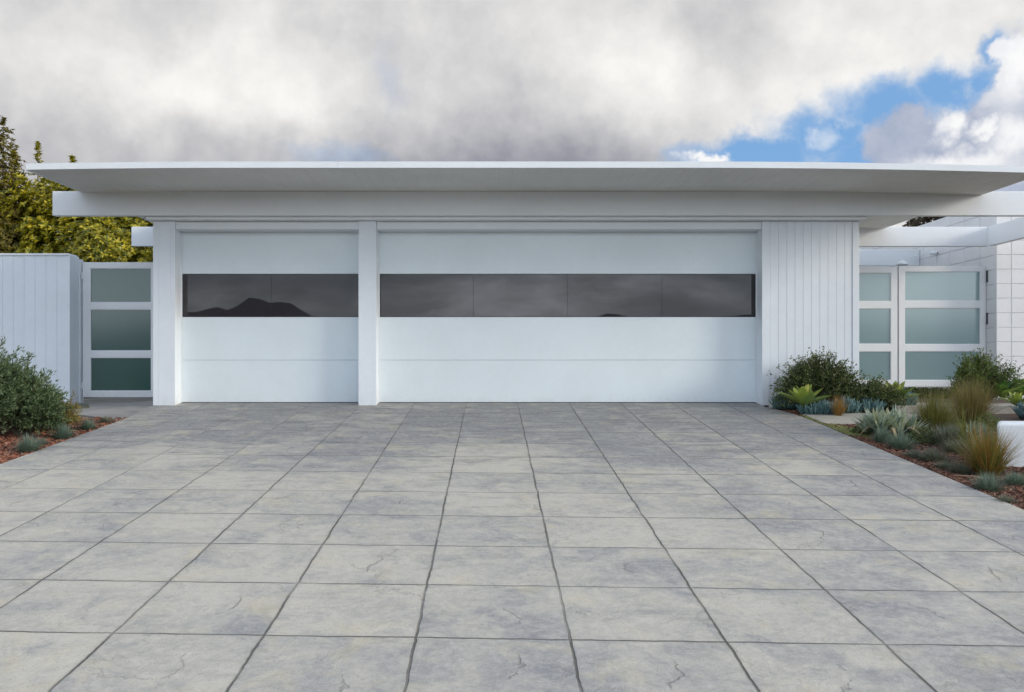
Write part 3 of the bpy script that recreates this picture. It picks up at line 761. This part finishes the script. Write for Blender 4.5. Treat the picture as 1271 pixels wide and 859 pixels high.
# ------------------------------------------------------------------ trees
def leafy_tree(name, label, base, crown_c, rad, mat, n, leafL, whorl=7, lumps=None, group=None, cat='tree', spikes=(), mdens=.45, woody=M_bark, box=0.):
    t = thing(name, label, cat, base, group); b = Vector(base); cc = Vector(crown_c); tr, cr = MB(), MB()
    top = cc+Vector((0, 0, rad[2]*.6))
    tr.tube([b, b.lerp(cc, .5)+Vector((.05, 0, 0)), cc, top], [.13, .10, .06, .02], 8)
    for k in range(40):
        d = rdir(-.2); s = b.lerp(top, R.uniform(.3, .9)); e = cc+Vector((d.x*rad[0], d.y*rad[1], d.z*rad[2]))*R.uniform(.5, .9)
        tr.tube([s, s.lerp(e, .5)+Vector((0, 0, .15)), e], [.035, .02, .006], 5)
    def put_whorl(p, out, sz):
        ax = (out+Vector((0, 0, .5))+rdir(-1)*.5).normalized(); o1 = ax.orthogonal().normalized(); o2 = ax.cross(o1)
        for j in range(whorl):
            a = 6.283*j/whorl+R.uniform(-.3, .3); d = (ax*R.uniform(.2, .9)+o1*math.cos(a)+o2*math.sin(a)).normalized()
            cr.leaf(p, d, ax, sz*R.uniform(.7, 1.15), sz*.38, .15)
    for _ in range(n):
        d = rdir(-.85); nz = 1+.22*mn.noise((d.x*2.3+cc.x, d.y*2.3, d.z*2.3))+.16*mn.noise((d.x*6+cc.x, d.y*6, d.z*6+3))+.1*mn.noise((d.x*14, d.y*14+2, d.z*14))
        rr = nz*(1-mdens*R.random()**2.2)/max(abs(d.x), abs(d.y), abs(d.z))**box
        put_whorl(cc+Vector((d.x*rad[0], d.y*rad[1], d.z*rad[2]))*rr, d, leafL)
    for (sx, sy, sz, h) in spikes:                 # upright shoots above the crown
        for i in range(70):
            f = R.random(); put_whorl(Vector((sx+R.gauss(0, .085)*(1.05-f), sy+R.gauss(0, .085)*(1.05-f), sz+f*h)), Vector((0, 0, 1)), leafL*.85)
        tr.tube([(sx, sy, sz-.6), (sx, sy, sz+h*.95)], [.02, .004], 5)
    tr.build('trunk', woody, t); cr.build('crown', mat, t)
    return t
leafy_tree('broadleaf_tree', 'dense yellow-green tree behind the board fence and side gate, under the beam ends', (-7.6, 16.8, 0), (-7.55, 16.8, 2.2), (2.0, 1.3, 1.82), M_hedge, 24000, .098, box=.6,
    spikes=((XX(47, 16.8), 16.8, 3.9, .95), (XX(90, 16.8), 16.8, 3.9, .66), (XX(18, 16.8), 16.8, 3.9, .8)), group='yellow-green trees behind the fence')
leafy_tree('broadleaf_tree', 'yellow-green tree behind the roof seen past the lower beam stub', (-4.9, 17.9+1.6, 0), (-4.9, 19.4, 2.0), (2.1, 1.2, 1.7), M_hedge, 6000, .10, group='yellow-green trees behind the fence')
leafy_tree('cypress_tree', 'darker pointed tree rising at the left edge above the fence', (XX(-8, 16.2), 16.0, 0), (XX(-8, 16.2), 16.0, 2.6), (.80, .7, 2.35), M_conif, 7000, .07, 6, mdens=.6,
    spikes=((XX(4, 16), 16.0, 4.3, .8), (XX(-14, 16), 16.0, 4.5, .8)))
leafy_tree('broadleaf_tree', 'dark brown-green tree glimpsed behind the top of the block wall', (XX(1165, 22), 22, 0), (XX(1168, 22), 22, 3.7), (1.0, .9, 1.05), M_farleaf, 2600, .09)

# ------------------------------------------------------------------ sky, sun, camera
SUN_EL, SUN_AZ = math.radians(17), math.radians(110)     # azimuth from +Y (into the picture) clockwise to the right
def world():
    w = bpy.data.worlds.new('World'); sc.world = w; w.use_nodes = True
    tr = w.node_tree
    for nd in list(tr.nodes): tr.nodes.remove(nd)
    t = NT(tr); out = t.n('ShaderNodeOutputWorld'); bg = t.n('ShaderNodeBackground'); tr.links.new(bg.outputs[0], out.inputs[0])
    sky = t.n('ShaderNodeTexSky', sky_type='NISHITA'); sky.sun_disc = False; sky.sun_elevation = SUN_EL; sky.sun_rotation = SUN_AZ
    sky.altitude = 50; sky.air_density = 1.0; sky.dust_density = .6; sky.ozone_density = 2.0
    d = t.n('ShaderNodeTexCoord').outputs['Generated']
    nz = t.noise(d, 5.5, 5, .58, 0, 'Color')
    warp = t.vm('SCALE', t.vm('SUBTRACT', nz, (.5, .5, .5)), scale=.13)
    dw = t.vm('ADD', d, warp)
    nz2 = t.noise(d, 22, 4, .62, 0, 'Color')
    dw2 = t.vm('ADD', t.vm('ADD', d, t.vm('SCALE', warp, scale=.35)), t.vm('SCALE', t.vm('SUBTRACT', nz2, (.5, .5, .5)), scale=.06))
    def dirv(px, py):
        v = Vector(((px-CX)/F, 1, (HY-py)/F)); return tuple(v.normalized())
    def blob(px, py, r, soft=.5, vec=None, sx=1., sy=1.):       # r in photo pixels of angle
        c = dirv(px, py); q = t.vm('SUBTRACT', vec or dw, c)
        if sx != 1 or sy != 1: q = t.vm('MULTIPLY', q, (1/sx, 1, 1/sy))
        l = t.vm('LENGTH', q, out=1); return t.ramp(l, r/F*(1-soft), r/F*(1+soft), 1, 0)
    # ---- tone of the cloud deck
    ns = t.n('ShaderNodeSeparateXYZ', i_Vector=nz2).outputs
    fb = t.noise(t.vm('ADD', d, t.vm('SCALE', warp, scale=.6)), 3.4, 5, .52, .1)
    tone = t.ramp(fb, .3, .7, .45, .72)
    for (px, py, r, sx, sy, g, soft) in (
        (300, 95, 140, 1.8, .75, .24, .9), (230, 140, 90, 1.8, .6, .10, .9), (560, 130, 60, 1, 1, .05, .8), (1000, 70, 170, 1.7, .6, .16, .8), (800, 120, 80, 1.2, .7, .12, .7), (1150, 40, 90, 1.3, .7, .08, .8),
        (60, 200, 95, 2.8, .6, -.26, .9), (330, 208, 60, 3.2, .5, -.20, .9), (640, 205, 85, 1.9, .8, -.25, .85), (570, 165, 80, 1.2, 1, -.14, .8), (770, 205, 55, 1.4, .8, -.16, .85),
        (60, 20, 110, 1.9, .7, -.08, .9), (500, 15, 70, 1.5, .8, -.12, .8), (720, 25, 100, 1.8, .7, -.13, .8)):
        tone = t.m('ADD', tone, t.m('MULTIPLY', blob(px, py, r, soft, dw, sx, sy), g))
    tone = t.m('ADD', tone, t.m('MULTIPLY', t.m('SUBTRACT', ns[1], .5), .30))
    tone = t.m('MAXIMUM', t.m('MINIMUM', tone, .86), .22)
    cl = t.mix(t.ramp(tone, .22, .88, smooth=False), (.215, .222, .262), (.745, .732, .705))
    # ---- blue gap at the right and small ones low in the middle
    gap = None
    for (px, py, r, sx, sy, soft, vec) in ((935, 196, 48, 1.7, .55, .5, dw2), (1020, 170, 44, 1.6, .7, .55, dw2), (1110, 138, 46, 1.5, .65, .6, dw2), (1185, 108, 36, 1.2, .8, .6, dw2), (1100, 200, 60, 2, .7, .5, dw2),
                                      (1238, 68, 18, .7, 1.5, .7, dw2)):
        b = blob(px, py, r, soft, vec, sx, sy); gap = b if gap is None else t.m('MAXIMUM', gap, b)
    small = t.m('MULTIPLY', blob(425, 196, 26, .7, dw2, 2.2, .4), .3); small = t.m('MAXIMUM', small, t.m('MULTIPLY', blob(483, 95, 20, .9, dw2, .6, 1.5), .16))
    gap = t.m('MAXIMUM', gap, small)
    wisp = t.m('MULTIPLY', t.ramp(ns[2], .55, .75), .6); gap = t.m('MULTIPLY', gap, t.m('SUBTRACT', 1, t.m('MULTIPLY', wisp, .5)))
    # elsewhere (overhead, behind the viewer) broken cloud with plenty of blue
    yy = t.n('ShaderNodeSeparateXYZ', i_Vector=d).outputs
    rest = t.ramp(yy[1], .25, -.15); over = t.ramp(yy[2], .42, .62); rest = t.m('MAXIMUM', rest, over)
    flat = t.vm('MULTIPLY', t.vm('ADD', d, t.vm('SCALE', warp, scale=.5)), (1, 1, 3.2))
    nb = t.noise(flat, 3.4, 5, .6)
    brk = t.m('MULTIPLY', t.ramp(nb, .44, .62, 1, 0), t.ramp(yy[2], .05, .28, .45, 1))
    tone2 = t.ramp(t.noise(t.vm('ADD', flat, (3, 1, 7)), 5.5, 4, .6), .3, .7, .42, 1.12)
    gap = t.m('ADD', t.m('MULTIPLY', gap, t.m('SUBTRACT', 1, rest)), t.m('MULTIPLY', rest, brk))
    # ---- cumulus heads in front of the gap
    cum = None
    for (px, py, r, sx, sy) in ((1135, 182, 46, 1.1, .85), (1200, 185, 42, 1.1, 1), (1262, 165, 52, 1, 1.2), (1266, 85, 27, 1, 1.5), (1268, 210, 60, 1.4, .7)):
        b = blob(px, py, r, .16, dw2, sx, sy); cum = b if cum is None else t.m('MAXIMUM', cum, b)
    lit = None
    for (px, py, r, sx, sy) in ((1186, 158, 15, .7, 1.3), (1262, 72, 34, .9, 1.5), (1215, 205, 40, 1.6, .35), (1268, 170, 24, 1, .9), (1228, 160, 12, 1.2, .8)):
        b = blob(px, py, r, .75, dw2, sx, sy); lit = b if lit is None else t.m('MAXIMUM', lit, b)
    cumc = t.mix(lit, (.30, .34, .44), (.74, .74, .74))
    cumc = t.mix(t.m('MULTIPLY', t.ramp(ns[0], .4, .7), .35), cumc, (.48, .50, .57))
    puff = t.m('MAXIMUM', blob(880, 200, 14, .5, dw2, 1.6, .5), t.m('MULTIPLY', blob(1015, 170, 16, .6, dw2, 1.2, .8), .45))
    SKY = .105
    blue = t.vm('MULTIPLY', sky.outputs[0], (SKY*1.0, SKY*1.0, SKY*1.0))
    front_blue = t.mix(t.m('SUBTRACT', 1, rest), blue, t.mix(.78, blue, (.16, .33, .60)))
    boost = t.m('ADD', 1, t.m('MULTIPLY', rest, t.m('MULTIPLY', BRIGHT, tone2)))
    cl = t.mix(1, cl, t.n('ShaderNodeCombineXYZ', i_X=t.m('MULTIPLY', boost, t.ramp(rest, 0, 1, 1, .93)), i_Y=boost, i_Z=t.m('MULTIPLY', boost, t.ramp(rest, 0, 1, 1, 1.1))).outputs[0], 'MULTIPLY')
    c = t.mix(gap, cl, front_blue)
    c = t.mix(puff, c, (.72, .72, .72)); c = t.mix(cum, c, cumc)
    t.set(bg, 'Color', c); t.set(bg, 'Strength', 1.0)
BRIGHT = 3.3
world()
s = bpy.data.lights.new('sun', 'SUN'); s.energy = 1.7; s.angle = math.radians(16); s.color = (1, .90, .74)
so = bpy.data.objects.new('sun', s); col.objects.link(so)
sd = Vector((math.sin(SUN_AZ)*math.cos(SUN_EL), math.cos(SUN_AZ)*math.cos(SUN_EL), math.sin(SUN_EL)))
so.rotation_euler = (-sd).to_track_quat('-Z', 'Y').to_euler(); so.location = (20, -10, 15)

cam = bpy.data.cameras.new('camera'); co = bpy.data.objects.new('camera', cam); col.objects.link(co)
co.location = (0, 0, EYE); co.rotation_euler = (math.radians(90), 0, 0)
cam.sensor_width = 36; cam.lens = 36*F/1271; cam.shift_x = (635.5-CX)/1271; cam.shift_y = (HY-429.5)/1271
cam.clip_start = .05; cam.clip_end = 5000
sc.camera = co
sc.view_settings.view_transform = 'Standard'; sc.view_settings.look = 'None'; sc.view_settings.gamma = 1; sc.view_settings.exposure = 0.40
sc.view_settings.use_curve_mapping = False
sc.render.engine = 'CYCLES'
sc.cycles.use_denoising = True; sc.cycles.use_adaptive_sampling = True; sc.cycles.adaptive_threshold = .02; sc.cycles.max_bounces = 8; sc.cycles.diffuse_bounces = 4; sc.cycles.glossy_bounces = 4; sc.cycles.transparent_max_bounces = 6
sc.cycles.caustics_reflective = False; sc.cycles.caustics_refractive = False
sc.world.cycles.sampling_method = 'MANUAL'; sc.world.cycles.sample_map_resolution = 256
